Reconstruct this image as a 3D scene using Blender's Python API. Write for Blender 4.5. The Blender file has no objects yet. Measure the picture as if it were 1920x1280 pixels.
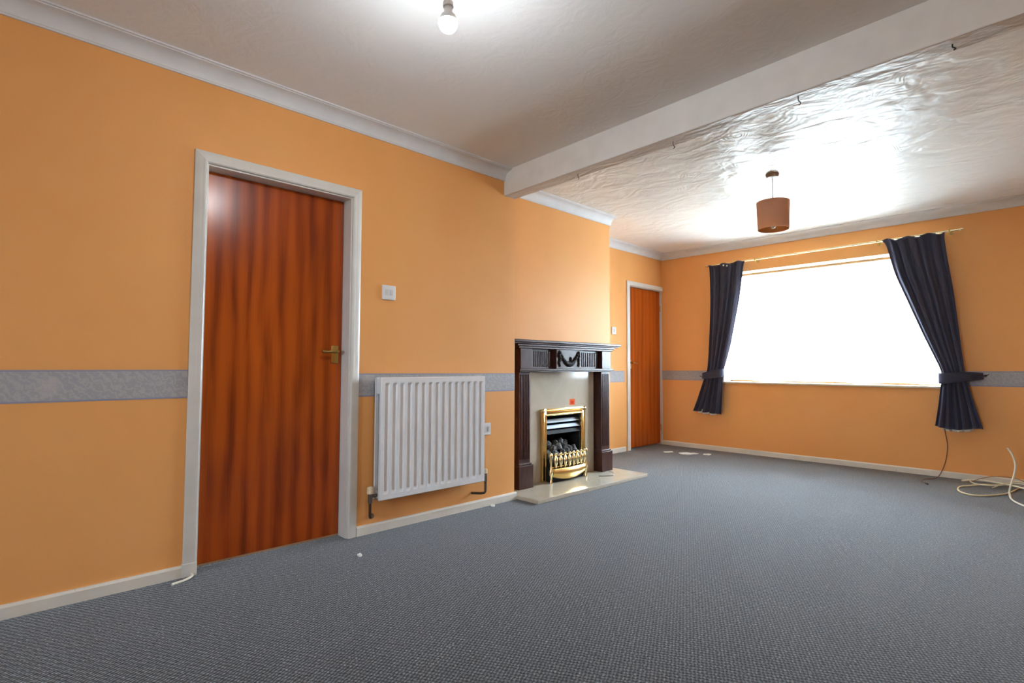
import bpy, bmesh, math, random
from mathutils import Vector, Matrix

scene = bpy.context.scene
COL = scene.collection
random.seed(7)
PI = math.pi

# ------------------------------------------------------------------ camera
CX, CZ = 2.9424, 0.992
YAW, PITCH, ROLL, FPX = 0.7989, 0.0467, 0.0041, 1017.8
cam_d = bpy.data.cameras.new('camera')
cam = bpy.data.objects.new('camera', cam_d)
COL.objects.link(cam)
fw = Vector((-math.sin(YAW) * math.cos(PITCH), math.cos(YAW) * math.cos(PITCH), math.sin(PITCH)))
rt = Vector((math.cos(YAW), math.sin(YAW), 0))
up = rt.cross(fw)
r2 = rt * math.cos(ROLL) + up * math.sin(ROLL)
u2 = -rt * math.sin(ROLL) + up * math.cos(ROLL)
M = Matrix((r2, u2, -fw)).transposed().to_4x4()
M.translation = (CX, 0, CZ)
cam.matrix_world = M
cam_d.sensor_width = 36
cam_d.lens = 36 * FPX / 1920
cam_d.clip_start = 0.02
scene.camera = cam

# ------------------------------------------------------------------ colour management
vs = scene.view_settings
vs.view_transform = 'Standard'
vs.look = 'None'
vs.gamma = 1
vs.use_curve_mapping = False
vs.exposure = 1.46

# ------------------------------------------------------------------ world: overcast daylight
SKY = 30.0
world = bpy.data.worlds.new('overcast_sky')
scene.world = world
world.use_nodes = True
wn, wl = world.node_tree.nodes, world.node_tree.links
wn.clear()
wo = wn.new('ShaderNodeOutputWorld')
wb = wn.new('ShaderNodeBackground')
wt = wn.new('ShaderNodeTexCoord')
ws = wn.new('ShaderNodeSeparateXYZ')
wr = wn.new('ShaderNodeValToRGB')
wr.color_ramp.elements[0].position = 0.46
wr.color_ramp.elements[0].color = (0.33, 0.37, 0.38, 1)
wr.color_ramp.elements[1].position = 0.54
wr.color_ramp.elements[1].color = (0.78, 0.93, 1.10, 1)
wm = wn.new('ShaderNodeMath'); wm.operation = 'MULTIPLY_ADD'
wm.inputs[1].default_value = 0.5; wm.inputs[2].default_value = 0.5
wl.new(wt.outputs['Generated'], ws.inputs[0])
wl.new(ws.outputs['Z'], wm.inputs[0])
wl.new(wm.outputs[0], wr.inputs[0])
wl.new(wr.outputs[0], wb.inputs['Color'])
wb.inputs['Strength'].default_value = SKY
wl.new(wb.outputs[0], wo.inputs[0])

# room numbers (metres)
LY = 6.35            # far wall face
XA = -0.7685         # alcove wall face
XB = -0.2026         # chimney breast face
B0, B1 = 2.893, 4.40 # chimney breast from / to
ZC = 2.47            # ceiling
XR, YN = 4.05, -4.2 # right wall, wall behind the camera
WX0, WX1, WZ0, WZ1 = 0.049, 2.12, 0.815, 2.122   # far window opening
RX0, RX1, RZ0, RZ1 = 1.75, 2.50, 1.15, 2.02      # window behind the camera

def portal(name, loc, rot, sx, sy):
    ld = bpy.data.lights.new(name, 'AREA')
    ld.shape = 'RECTANGLE'; ld.size = sx; ld.size_y = sy
    ld.cycles.is_portal = True
    lo = bpy.data.objects.new(name, ld)
    COL.objects.link(lo)
    lo.location = loc; lo.rotation_euler = rot
portal('daylight_portal', ((WX0 + WX1) / 2, LY + 0.27, (WZ0 + WZ1) / 2), (-PI / 2, 0, 0), WX1 - WX0, WZ1 - WZ0)
portal('daylight_portal', ((RX0 + RX1) / 2, YN - 0.27, (RZ0 + RZ1) / 2), (PI / 2, 0, 0), RX1 - RX0, RZ1 - RZ0)

# ------------------------------------------------------------------ materials
def srgb(r, g, b):
    f = lambda c: (c / 255 / 12.92) if c / 255 <= 0.04045 else ((c / 255 + 0.055) / 1.055) ** 2.4
    return (f(r), f(g), f(b), 1)

class Mat:
    def __init__(s, name, col=(0.8, 0.8, 0.8, 1), rough=0.5, metal=0.0, spec=None, coat=0.0):
        s.m = bpy.data.materials.new(name)
        s.m.use_nodes = True
        s.n, s.l = s.m.node_tree.nodes, s.m.node_tree.links
        s.b = s.n['Principled BSDF']
        s.out = s.n['Material Output']
        s.set('Base Color', col); s.set('Roughness', rough); s.set('Metallic', metal)
        if spec is not None: s.set('Specular IOR Level', spec)
        if coat: s.set('Coat Weight', coat); s.set('Coat Roughness', 0.15)
        s.tc = None
    def set(s, k, v):
        if hasattr(v, 'is_linked'): s.l.new(v, s.b.inputs[k])
        else: s.b.inputs[k].default_value = v
    def co(s, scale=(1, 1, 1), rot=(0, 0, 0)):
        g = s.n.new('ShaderNodeNewGeometry')
        mp = s.n.new('ShaderNodeMapping')
        mp.inputs['Scale'].default_value = scale
        mp.inputs['Rotation'].default_value = rot
        s.l.new(g.outputs['Position'], mp.inputs['Vector'])
        return mp.outputs[0]
    def noise(s, vec, scale, detail=3, dist=0.0, rough=0.5, out=0):
        t = s.n.new('ShaderNodeTexNoise')
        t.inputs['Scale'].default_value = scale; t.inputs['Detail'].default_value = detail
        t.inputs['Distortion'].default_value = dist; t.inputs['Roughness'].default_value = rough
        s.l.new(vec, t.inputs['Vector'])
        return t.outputs[out]
    def voro(s, vec, scale, feat='F1', out='Distance'):
        t = s.n.new('ShaderNodeTexVoronoi'); t.feature = feat
        t.inputs['Scale'].default_value = scale
        s.l.new(vec, t.inputs['Vector'])
        return t.outputs[out]
    def wave(s, vec, scale, dist=0, detail=2, dscale=1, dir='Y', typ='BANDS'):
        t = s.n.new('ShaderNodeTexWave'); t.wave_type = typ
        if typ == 'BANDS': t.bands_direction = dir
        t.inputs['Scale'].default_value = scale; t.inputs['Distortion'].default_value = dist
        t.inputs['Detail'].default_value = detail; t.inputs['Detail Scale'].default_value = dscale
        s.l.new(vec, t.inputs['Vector'])
        return t.outputs['Fac']
    def math(s, op, a, b=None, c=None):
        t = s.n.new('ShaderNodeMath'); t.operation = op
        for i, v in enumerate((a, b, c)):
            if v is None: continue
            if hasattr(v, 'is_linked'): s.l.new(v, t.inputs[i])
            else: t.inputs[i].default_value = v
        return t.outputs[0]
    def sep(s, vec):
        t = s.n.new('ShaderNodeSeparateXYZ'); s.l.new(vec, t.inputs[0]); return t.outputs
    def ramp(s, fac, stops):
        t = s.n.new('ShaderNodeValToRGB')
        e = t.color_ramp.elements
        while len(e) < len(stops): e.new(0.5)
        for q, (p, c) in zip(e, stops): q.position = p; q.color = c
        s.l.new(fac, t.inputs[0])
        return t.outputs[0]
    def mix(s, fac, a, b, typ='MIX'):
        t = s.n.new('ShaderNodeMix'); t.data_type = 'RGBA'; t.blend_type = typ
        for k, v in ((0, fac), (6, a), (7, b)):
            if hasattr(v, 'is_linked'): s.l.new(v, t.inputs[k])
            else: t.inputs[k].default_value = v
        return t.outputs[2]
    def bump(s, h, strength=0.3, dist=0.01):
        t = s.n.new('ShaderNodeBump')
        t.inputs['Strength'].default_value = strength; t.inputs['Distance'].default_value = dist
        s.l.new(h, t.inputs['Height'])
        s.l.new(t.outputs[0], s.b.inputs['Normal'])
        return t

# wall paint
WALL = (0.80, 0.395, 0.155, 1)
m = Mat('orange_wall_paint', WALL, 0.52, spec=0.18)
v = m.co()
n1 = m.noise(v, 1.6, 4)
m.set('Base Color', m.mix(m.ramp(n1, [(0.35, (0, 0, 0, 1)), (0.7, (1, 1, 1, 1))]), (0.79, 0.372, 0.120, 1), (0.82, 0.400, 0.136, 1)))
m.bump(m.math('ADD', m.noise(v, 60, 4), m.math('MULTIPLY', m.noise(v, 6, 2), 1.5)), 0.12, 0.004)
M_WALL = m.m

# wallpaper border: grey-blue damask with paler scrolls
m = Mat('border_paper', rough=0.6)
v = m.co()
sw = m.voro(v, 7.0)
w1 = m.wave(v, 14, 9, 2, 3.0, 'DIAGONAL')
n1 = m.noise(v, 42, 3, 1.8)
f = m.math('MULTIPLY', m.math('ADD', w1, n1), 0.5)
c1 = m.ramp(f, [(0.3, (0.335, 0.33, 0.345, 1)), (0.5, (0.36, 0.355, 0.365, 1)), (0.72, (0.41, 0.395, 0.385, 1))])
c2 = m.mix(m.ramp(sw, [(0.12, (0.5, 0.5, 0.5, 1)), (0.35, (0, 0, 0, 1))]), c1, (0.50, 0.455, 0.43, 1))
m.set('Base Color', c2)
M_BORDER = m.m
M_BORDER_EDGE = Mat('border_edge_line', (0.25, 0.27, 0.37, 1), 0.6).m

# white paints
def paint(name, col, rough, spec=0.5, bs=0.05, dirt=0.0):
    m = Mat(name, col, rough, spec=spec)
    v = m.co()
    n = m.noise(v, 9, 4)
    c = m.mix(m.ramp(n, [(0.4, (0, 0, 0, 1)), (0.75, (1, 1, 1, 1))]), col, tuple(x * 0.93 for x in col[:3]) + (1,))
    if dirt:
        d = m.noise(v, 30, 5, 0, 0.65)
        c = m.mix(m.ramp(d, [(0.66, (0, 0, 0, 1)), (0.72, (dirt, dirt, dirt, 1))]), c, (0.16, 0.12, 0.08, 1))
    m.set('Base Color', c)
    if bs: m.bump(m.noise(v, 40, 3), bs, 0.004)
    return m.m
M_COVE = paint('coving_white', (0.72, 0.73, 0.75, 1), 0.55)
M_BEAM = paint('beam_white', (0.82, 0.83, 0.83, 1), 0.6, 0.3)
M_GLOSS = paint('cream_gloss_paint', (0.68, 0.665, 0.62, 1), 0.32, 0.5, 0.05)
M_SKIRT = paint('skirting_paint', (0.72, 0.69, 0.61, 1), 0.35, 0.5, 0.06, 0.8)
M_SILL = paint('sill_paint', (0.80, 0.68, 0.48, 1), 0.35)
M_RAD = paint('radiator_enamel', (0.75, 0.76, 0.775, 1), 0.3, 0.4, 0.0)
M_PLAST = Mat('white_plastic', (0.75, 0.75, 0.75, 1), 0.3).m
M_PLASTG = Mat('pale_plastic', (0.62, 0.62, 0.60, 1), 0.35).m

# near ceiling: faint comb texture, matt
m = Mat('near_ceiling_artex', (0.66, 0.62, 0.585, 1), 0.65, spec=0.25)
v = m.co()
n = m.noise(v, 3.0, 4, 1.2)
m.set('Base Color', m.mix(n, (0.82, 0.83, 0.84, 1), (0.86, 0.865, 0.87, 1)))
m.bump(m.math('ADD', m.noise(v, 7, 4, 2.0), m.math('MULTIPLY', m.noise(v, 35, 3), 0.3)), 0.16, 0.02)
M_CEIL1 = m.m

# far ceiling: glossy swirled artex
m = Mat('far_ceiling_artex', (0.70, 0.665, 0.62, 1), 0.33, spec=0.12)
v = m.co()
big = m.noise(v, 2.2, 2, 0.6, 0.5, 1)
add = m.n.new('ShaderNodeVectorMath'); add.operation = 'MULTIPLY_ADD'
m.l.new(big, add.inputs[0]); add.inputs[1].default_value = (0.55, 0.55, 0); m.l.new(v, add.inputs[2])
dst = m.voro(add.outputs[0], 3.2)
sw = m.math('SINE', m.math('MULTIPLY', dst, 75))
soft = m.noise(v, 8, 2, 0.9)
mask = m.ramp(m.noise(v, 4, 2), [(0.52, (0, 0, 0, 1)), (0.66, (1, 1, 1, 1))])
h = m.math('ADD', m.math('ADD', m.math('MULTIPLY', soft, 1.1), m.math('MULTIPLY', m.noise(m.co((1.0, 1.35, 1)), 4.2, 2, 0.8), 3.8)), m.math('MULTIPLY', m.math('MULTIPLY', sw, 0.13), mask))
h = m.math('ADD', h, m.math('MULTIPLY', m.noise(v, 45, 3), 0.25))
m.bump(h, 0.34, 0.014)
m.set('Base Color', m.mix(soft, (0.79, 0.75, 0.69, 1), (0.83, 0.80, 0.745, 1)))
M_CEIL2 = m.m

# underside of the beam: same artex in a browner tone
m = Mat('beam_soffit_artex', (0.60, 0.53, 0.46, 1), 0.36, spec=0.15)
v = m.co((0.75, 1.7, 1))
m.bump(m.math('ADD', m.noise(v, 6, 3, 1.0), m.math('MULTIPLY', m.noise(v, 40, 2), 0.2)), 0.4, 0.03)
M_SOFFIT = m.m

# carpet: dark blue-grey loop weave with pale flecks
m = Mat('loop_carpet', rough=0.95, spec=0.25)
v = m.co((1, 1, 1), (0, 0, math.radians(-28)))
warp = m.noise(v, 55, 2, 0, 0.5, 1)
wv = m.n.new('ShaderNodeVectorMath'); wv.operation = 'MULTIPLY_ADD'
m.l.new(warp, wv.inputs[0]); wv.inputs[1].default_value = (0.015, 0.015, 0); m.l.new(v, wv.inputs[2])
xyz = m.sep(wv.outputs[0])
sx = m.math('SINE', m.math('MULTIPLY', xyz[0], 2 * PI / 0.0125))
sy = m.math('SINE', m.math('MULTIPLY', xyz[1], 2 * PI / 0.0165))
wvh = m.math('MULTIPLY_ADD', m.math('ADD', m.math('MULTIPLY', sx, 0.62), m.math('MULTIPLY', sy, 0.38)), 0.5, 0.5)
fl = m.noise(v, 95, 3, 0, 0.7)
pat = m.noise(v, 5, 3)
f = m.math('ADD', m.math('MULTIPLY', wvh, 0.38), m.math('MULTIPLY', fl, 0.74))
c = m.ramp(f, [(0.30, (0.010, 0.010, 0.011, 1)), (0.53, (0.046, 0.048, 0.048, 1)), (0.73, (0.122, 0.125, 0.127, 1)), (0.85, (0.32, 0.33, 0.33, 1))])
m.set('Base Color', m.mix(pat, m.mix(1.0, c, (0.9, 0.9, 0.9, 1), 'MULTIPLY'), c))
m.set('Sheen Weight', 0.35); m.set('Sheen Roughness', 0.4); m.set('Sheen Tint', (0.92, 0.96, 1, 1))
m.bump(m.math('ADD', wvh, m.math('MULTIPLY', fl, 0.6)), 0.6, 0.004)
M_CARPET = m.m

# door veneer
def veneer(name, dark, mid, light, seed, rough=0.24):
    m = Mat(name, rough=rough, spec=0.38)
    v = m.co((1, 1, 0.10))
    va = m.n.new('ShaderNodeVectorMath'); va.operation = 'ADD'
    m.l.new(v, va.inputs[0]); va.inputs[1].default_value = (seed, seed * 3.1, 0)
    bands = m.noise(va.outputs[0], 13, 2, 0.5)
    fine = m.noise(m.co((30, 60, 1.2)), 4, 3)
    st = m.wave(va.outputs[0], 3.6, 3.0, 2, 1.3, 'Y')
    f = m.math('ADD', m.math('ADD', m.math('MULTIPLY', bands, 0.62), m.math('MULTIPLY', fine, 0.20)), m.math('MULTIPLY', st, 0.18))
    m.set('Base Color', m.ramp(f, [(0.34, dark), (0.50, mid), (0.64, light)]))
    m.bump(fine, 0.03, 0.002)
    return m.m
M_DOOR1 = veneer('sapele_veneer', (0.22, 0.036, 0.004, 1), (0.37, 0.062, 0.005, 1), (0.47, 0.086, 0.006, 1), 1.0)
M_DOOR2 = veneer('sapele_veneer_far', (0.32, 0.056, 0.006, 1), (0.40, 0.070, 0.007, 1), (0.46, 0.084, 0.008, 1), 4.0, 0.22)
M_DOOREDGE = Mat('bare_door_edge', (0.42, 0.25, 0.13, 1), 0.6).m

# dark mahogany
m = Mat('mahogany_stain', rough=0.33, spec=0.36)
v = m.co((1, 1, 0.25))
n = m.noise(v, 45, 4, 0.5)
m.set('Base Color', m.ramp(n, [(0.3, (0.032, 0.011, 0.008, 1)), (0.7, (0.070, 0.024, 0.017, 1))]))
M_MAHO = m.m
M_CARVE = Mat('carved_swag_stain', (0.016, 0.012, 0.008, 1), 0.75, spec=0.2).m

# marble
m = Mat('cream_marble', rough=0.10, spec=0.5)
v = m.co()
n = m.noise(v, 3.5, 6, 2.5)
m.set('Base Color', m.ramp(n, [(0.3, (0.50, 0.45, 0.36, 1)), (0.5, (0.525, 0.475, 0.385, 1)), (0.7, (0.55, 0.505, 0.42, 1))]))
M_MARBLE = m.m

m = Mat('polished_brass', (0.83, 0.56, 0.20, 1), 0.22, 1.0)
m.bump(m.noise(m.co(), 25, 2), 0.04, 0.003)
M_BRASS = m.m
M_BRASSP = Mat('pale_brass', (0.86, 0.72, 0.42, 1), 0.25, 1.0).m
M_BRASSD = Mat('aged_brass', (0.50, 0.33, 0.10, 1), 0.35, 1.0).m
M_BLACK = Mat('black_enamel', (0.012, 0.012, 0.013, 1), 0.6, spec=0.25).m
M_STEEL = Mat('blued_steel', (0.42, 0.48, 0.58, 1), 0.3, 1.0).m
M_CHROME = Mat('tarnished_chrome', (0.25, 0.22, 0.19, 1), 0.3, 1.0).m
M_COPPER = Mat('dull_copper_pipe', (0.10, 0.065, 0.045, 1), 0.4, 0.7).m
m = Mat('grey_coal', rough=0.9)
m.set('Base Color', m.ramp(m.noise(m.co(), 40, 4), [(0.35, (0.03, 0.03, 0.03, 1)), (0.7, (0.24, 0.24, 0.24, 1))]))
M_COAL = m.m
M_ORANGE = Mat('orange_sticker_print', (0.80, 0.10, 0.006, 1), 0.7, spec=0.1).m
M_REDINK = Mat('red_sticker_print', (0.60, 0.03, 0.004, 1), 0.7, spec=0.1).m

# fabrics
m = Mat('navy_curtain_cloth', rough=0.85, spec=0.2)
v = m.co()
m.set('Base Color', m.mix(m.noise(v, 300, 2), (0.031, 0.029, 0.042, 1), (0.048, 0.044, 0.064, 1)))
m.set('Sheen Weight', 0.25); m.set('Sheen Tint', (0.6, 0.6, 1, 1))
M_NAVY = m.m
M_LINING = Mat('cream_lining_cloth', (0.7, 0.66, 0.58, 1), 0.9).m

m = Mat('net_cloth', rough=0.9)
tl = m.n.new('ShaderNodeBsdfTranslucent'); tl.inputs[0].default_value = (0.9, 0.92, 0.95, 1)
df = m.n.new('ShaderNodeBsdfDiffuse'); df.inputs[0].default_value = (0.8, 0.8, 0.8, 1)
tr = m.n.new('ShaderNodeBsdfTransparent')
mx1 = m.n.new('ShaderNodeMixShader'); mx1.inputs[0].default_value = 0.22
mx2 = m.n.new('ShaderNodeMixShader'); mx2.inputs[0].default_value = 0.72
m.l.new(tl.outputs[0], mx1.inputs[1]); m.l.new(df.outputs[0], mx1.inputs[2])
m.l.new(tr.outputs[0], mx2.inputs[1]); m.l.new(mx1.outputs[0], mx2.inputs[2])
m.l.new(mx2.outputs[0], m.out.inputs[0])
M_NET = m.m

m = Mat('window_glass')
tr = m.n.new('ShaderNodeBsdfTransparent'); tr.inputs[0].default_value = (0.95, 0.97, 0.97, 1)
gl = m.n.new('ShaderNodeBsdfGlossy'); gl.inputs['Roughness'].default_value = 0.02
mx = m.n.new('ShaderNodeMixShader')
lw = m.n.new('ShaderNodeFresnel'); lw.inputs[0].default_value = 1.3
m.l.new(lw.outputs[0], mx.inputs[0]); m.l.new(tr.outputs[0], mx.inputs[1]); m.l.new(gl.outputs[0], mx.inputs[2])
m.l.new(mx.outputs[0], m.out.inputs[0])
M_GLASS = m.m

m = Mat('window_timber', rough=0.45)
n = m.noise(m.co((2, 2, 2)), 20, 3, 1)
m.set('Base Color', m.ramp(n, [(0.3, (0.30, 0.15, 0.055, 1)), (0.7, (0.42, 0.23, 0.09, 1))]))
M_TIMBER = m.m

m = Mat('brown_shade_fabric', rough=0.8, spec=0.2)
n = m.noise(m.co((1, 1, 1)), 120, 2)
m.set('Base Color', m.mix(n, (0.76, 0.44, 0.28, 1), (0.82, 0.50, 0.33, 1)))
tl = m.n.new('ShaderNodeBsdfTranslucent'); tl.inputs[0].default_value = (0.95, 0.60, 0.38, 1)
mx = m.n.new('ShaderNodeMixShader'); mx.inputs[0].default_value = 0.45
m.l.new(m.b.outputs[0], mx.inputs[1]); m.l.new(tl.outputs[0], mx.inputs[2]); m.l.new(mx.outputs[0], m.out.inputs[0])
M_SHADE = m.m
m = Mat('shade_lining', (0.40, 0.27, 0.11, 1), 0.7)
tl = m.n.new('ShaderNodeBsdfTranslucent'); tl.inputs[0].default_value = (0.75, 0.6, 0.4, 1)
mx = m.n.new('ShaderNodeMixShader'); mx.inputs[0].default_value = 0.6
m.l.new(m.b.outputs[0], mx.inputs[1]); m.l.new(tl.outputs[0], mx.inputs[2]); m.l.new(mx.outputs[0], m.out.inputs[0])
M_SHADEIN = m.m
M_ROSE2 = Mat('tan_rose_plastic', (0.36, 0.25, 0.17, 1), 0.4).m
M_CORD = Mat('white_flex', (0.66, 0.66, 0.66, 1), 0.5).m
M_COAX = Mat('cream_cable_sheath', (0.82, 0.79, 0.66, 1), 0.4).m
M_COAXY = Mat('yellowed_cable_sheath', (0.76, 0.67, 0.42, 1), 0.4).m
M_BROWNC = Mat('brown_cable_sheath', (0.15, 0.055, 0.032, 1), 0.4).m
M_TANC = Mat('tan_wire_sheath', (0.36, 0.19, 0.09, 1), 0.4).m
M_DARK = Mat('dark_iron', (0.02, 0.018, 0.016, 1), 0.5).m
M_PAPER = Mat('white_scrap', (0.7, 0.7, 0.66, 1), 0.8).m
M_BULBOFF = Mat('white_bulb_glass', (0.85, 0.85, 0.82, 1), 0.2).m
m = Mat('lit_bulb')
em = m.n.new('ShaderNodeEmission'); em.inputs[0].default_value = (0.92, 0.97, 1.0, 1); em.inputs[1].default_value = 270.0
m.l.new(em.outputs[0], m.out.inputs[0])
M_LIT = m.m

# ------------------------------------------------------------------ mesh helpers
def origin_of(o):
    p = Vector((0, 0, 0))
    while o is not None:
        p += o.location; o = o.parent
    return p

class MB:
    def __init__(s):
        s.bm = bmesh.new(); s.mi = 0
    def _new(s, faces):
        for f in faces: f.material_index = s.mi
        return faces
    def box(s, x0, x1, y0, y1, z0, z1):
        v = [s.bm.verts.new(c) for c in ((x0, y0, z0), (x1, y0, z0), (x1, y1, z0), (x0, y1, z0), (x0, y0, z1), (x1, y0, z1), (x1, y1, z1), (x0, y1, z1))]
        s._new([s.bm.faces.new([v[i] for i in q]) for q in ((0, 3, 2, 1), (4, 5, 6, 7), (0, 1, 5, 4), (1, 2, 6, 5), (2, 3, 7, 6), (3, 0, 4, 7))])
        return s
    def bbox(s, x0, x1, y0, y1, z0, z1, b=0.004, seg=2):   # bevelled box
        t = bmesh.new()
        v = [t.verts.new(c) for c in ((x0, y0, z0), (x1, y0, z0), (x1, y1, z0), (x0, y1, z0), (x0, y0, z1), (x1, y0, z1), (x1, y1, z1), (x0, y1, z1))]
        for q in ((0, 3, 2, 1), (4, 5, 6, 7), (0, 1, 5, 4), (1, 2, 6, 5), (2, 3, 7, 6), (3, 0, 4, 7)): t.faces.new([v[i] for i in q])
        bmesh.ops.bevel(t, geom=list(t.edges), offset=b, segments=seg, affect='EDGES', profile=0.5)
        s.join(t); return s
    def join(s, t):
        mp = {}
        for a in t.verts: mp[a] = s.bm.verts.new(a.co)
        for f in t.faces:
            nf = s.bm.faces.new([mp[a] for a in f.verts]); nf.material_index = s.mi; nf.smooth = f.smooth
        t.free()
    def prism(s, pts):   # pts: list of rings (equal length), capped
        rings = [[s.bm.verts.new(p) for p in r] for r in pts]
        n = len(rings[0]); fs = []
        for a, b in zip(rings, rings[1:]):
            for i in range(n):
                fs.append(s.bm.faces.new((a[i], a[(i + 1) % n], b[(i + 1) % n], b[i])))
        fs.append(s.bm.faces.new(rings[0][::-1])); fs.append(s.bm.faces.new(rings[-1]))
        s._new(fs); return s
    def tube(s, pts, r, n=8, radii=None):
        pts = [Vector(p) for p in pts]; rings = []
        ref = None
        for i, p in enumerate(pts):
            d = (pts[min(i + 1, len(pts) - 1)] - pts[max(i - 1, 0)]).normalized()
            if ref is None:
                ref = Vector((0, 0, 1)) if abs(d.z) < 0.9 else Vector((1, 0, 0))
            a = (ref - d * ref.dot(d)).normalized(); b = d.cross(a); ref = a
            rr = radii[i] if radii else r
            rings.append([p + (a * math.cos(2 * PI * k / n) + b * math.sin(2 * PI * k / n)) * rr for k in range(n)])
        return s.prism(rings)
    def cyl(s, p0, p1, r, r1=None, n=16):
        return s.tube([p0, p1], r, n, [r, r if r1 is None else r1])
    def lathe(s, c, prof, n=24, axis='Z'):   # prof: (radius, height) open or closed list
        rings = []
        for (r, h) in prof:
            ring = []
            for k in range(n):
                a = 2 * PI * k / n
                q = (r * math.cos(a), r * math.sin(a), h)
                if axis == 'Y': q = (q[0], h, q[1])
                if axis == 'X': q = (h, q[0], q[1])
                ring.append(s.bm.verts.new((c[0] + q[0], c[1] + q[1], c[2] + q[2])))
            rings.append(ring)
        fs = []
        for a, b in zip(rings, rings[1:]):
            for k in range(n):
                fs.append(s.bm.faces.new((a[k], a[(k + 1) % n], b[(k + 1) % n], b[k])))
        if prof[0][0] > 1e-6 and prof[0] != prof[-1]: fs.append(s.bm.faces.new(rings[0][::-1]))
        if prof[-1][0] > 1e-6 and prof[0] != prof[-1]: fs.append(s.bm.faces.new(rings[-1]))
        s._new(fs)
        return s
    def ball(s, c, r, sc=(1, 1, 1), sub=2, rot=None):
        t = bmesh.new()
        bmesh.ops.create_icosphere(t, subdivisions=sub, radius=r)
        for q in t.verts:
            w = Vector((q.co.x * sc[0], q.co.y * sc[1], q.co.z * sc[2]))
            if rot: w = rot @ w
            q.co = w + Vector(c)
        s.join(t); return s
    def grid(s, nu, nv, fn, wrap=False):
        vs_ = [[s.bm.verts.new(fn(i / nu, j / nv)) for i in range(nu + (0 if wrap else 1))] for j in range(nv + 1)]
        fs = []
        for j in range(nv):
            for i in range(nu):
                i2 = (i + 1) % nu if wrap else i + 1
                fs.append(s.bm.faces.new((vs_[j][i], vs_[j][i2], vs_[j + 1][i2], vs_[j + 1][i])))
        s._new(fs); return s
    def build(s, name, mat, parent=None, smooth=None, base=True, solid=0):
        bm = s.bm
        bmesh.ops.remove_doubles(bm, verts=bm.verts, dist=1e-6)
        bmesh.ops.recalc_face_normals(bm, faces=bm.faces)
        if parent is not None: off = origin_of(parent)
        elif base:
            xs = [v.co for v in bm.verts]
            off = Vector(((min(v.x for v in xs) + max(v.x for v in xs)) / 2, (min(v.y for v in xs) + max(v.y for v in xs)) / 2, min(v.z for v in xs)))
        else: off = Vector((0, 0, 0))
        bmesh.ops.translate(bm, verts=bm.verts, vec=-off)
        if smooth is not None:
            for f in bm.faces: f.smooth = True
            for e in bm.edges:
                if len(e.link_faces) == 2 and e.calc_face_angle(0) > math.radians(smooth): e.smooth = False
        me = bpy.data.meshes.new(name)
        bm.to_mesh(me); bm.free()
        for q in (mat if isinstance(mat, (list, tuple)) else [mat]): me.materials.append(q)
        o = bpy.data.objects.new(name, me)
        COL.objects.link(o)
        if parent is not None: o.parent = parent
        else: o.location = off
        if solid:
            md = o.modifiers.new('thickness', 'SOLIDIFY'); md.thickness = solid; md.offset = 0
        return o

def tag(o, label, cat, group=None, kind=None):
    o['label'] = label; o['category'] = cat
    if group: o['group'] = group
    if kind: o['kind'] = kind
    return o
def thing(name, loc, label, cat, group=None, kind=None):
    o = bpy.data.objects.new(name, None)
    COL.objects.link(o); o.location = loc
    o.empty_display_size = 0.05
    return tag(o, label, cat, group, kind)
def struct(o, label, cat):
    return tag(o, label, cat, kind='structure')
def bez(pts, n=10):   # Catmull-Rom through points
    P = [Vector(p) for p in pts]; P = [P[0] * 2 - P[1]] + P + [P[-1] * 2 - P[-2]]
    out = []
    for i in range(1, len(P) - 2):
        for k in range(n):
            t = k / n
            out.append(0.5 * ((2 * P[i]) + (P[i + 1] - P[i - 1]) * t + (2 * P[i - 1] - 5 * P[i] + 4 * P[i + 1] - P[i + 2]) * t * t + (3 * P[i] - P[i - 1] - 3 * P[i + 1] + P[i + 2]) * t ** 3))
    out.append(P[-2]); return out

# ------------------------------------------------------------------ room shell
WT = 0.25
b = MB(); b.box(XA - 0.3, XR + WT, YN - WT, LY + WT, -0.08, 0)
struct(b.build('floor', M_CARPET), 'dark blue-grey loop pile carpet covering the whole floor', 'carpet')

b = MB(); b.box(-0.30, XR + WT, YN - WT, 2.80, ZC, ZC + 0.08)
struct(b.build('ceiling', M_CEIL1), 'matt off-white ceiling above the near half with the lit bulb', 'ceiling')
b = MB(); b.box(XA - 0.3, XR + WT, 2.80, LY + WT, ZC, ZC + 0.08)
struct(b.build('ceiling', M_CEIL2), 'glossy swirled artex ceiling beyond the beam', 'ceiling')

# left wall with the near doorway
D0, D1, DZ = 0.735, 1.562, 2.012
b = MB()
b.box(-0.30, 0, YN, D0, 0, ZC); b.box(-0.30, 0, D1, B0, 0, ZC); b.box(-0.30, 0, D0, D1, DZ, ZC)
w_left = struct(b.build('wall_left', M_WALL, base=False), 'orange wall holding the near brown door and the radiator', 'wall')
# chimney breast with firebox hole
HY0, HY1, HZ = 3.43, 3.90, 0.60
b = MB()
b.box(XA - 0.1, XB, B0, HY0, 0, ZC); b.box(XA - 0.1, XB, HY1, B1, 0, ZC)
b.box(XA - 0.1, XB, HY0, HY1, HZ, ZC); b.box(XA - 0.1, XB - 0.30, HY0, HY1, 0, HZ)
w_br = struct(b.build('wall_chimney_breast', M_WALL, base=False), 'orange chimney breast behind the dark wooden fireplace', 'wall')
# alcove wall with far doorway
E0, E1, EZ = 5.575, 6.35, 2.0
b = MB()
b.box(XA - 0.25, XA, B1, E0, 0, ZC); b.box(XA - 0.25, XA, E0, LY, EZ, ZC)
b.box(XA - 0.25, XA - 0.10, E0, LY, 0, EZ)
w_al = struct(b.build('wall_alcove', M_WALL, base=False), 'narrow orange alcove wall around the far brown door', 'wall')
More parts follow.
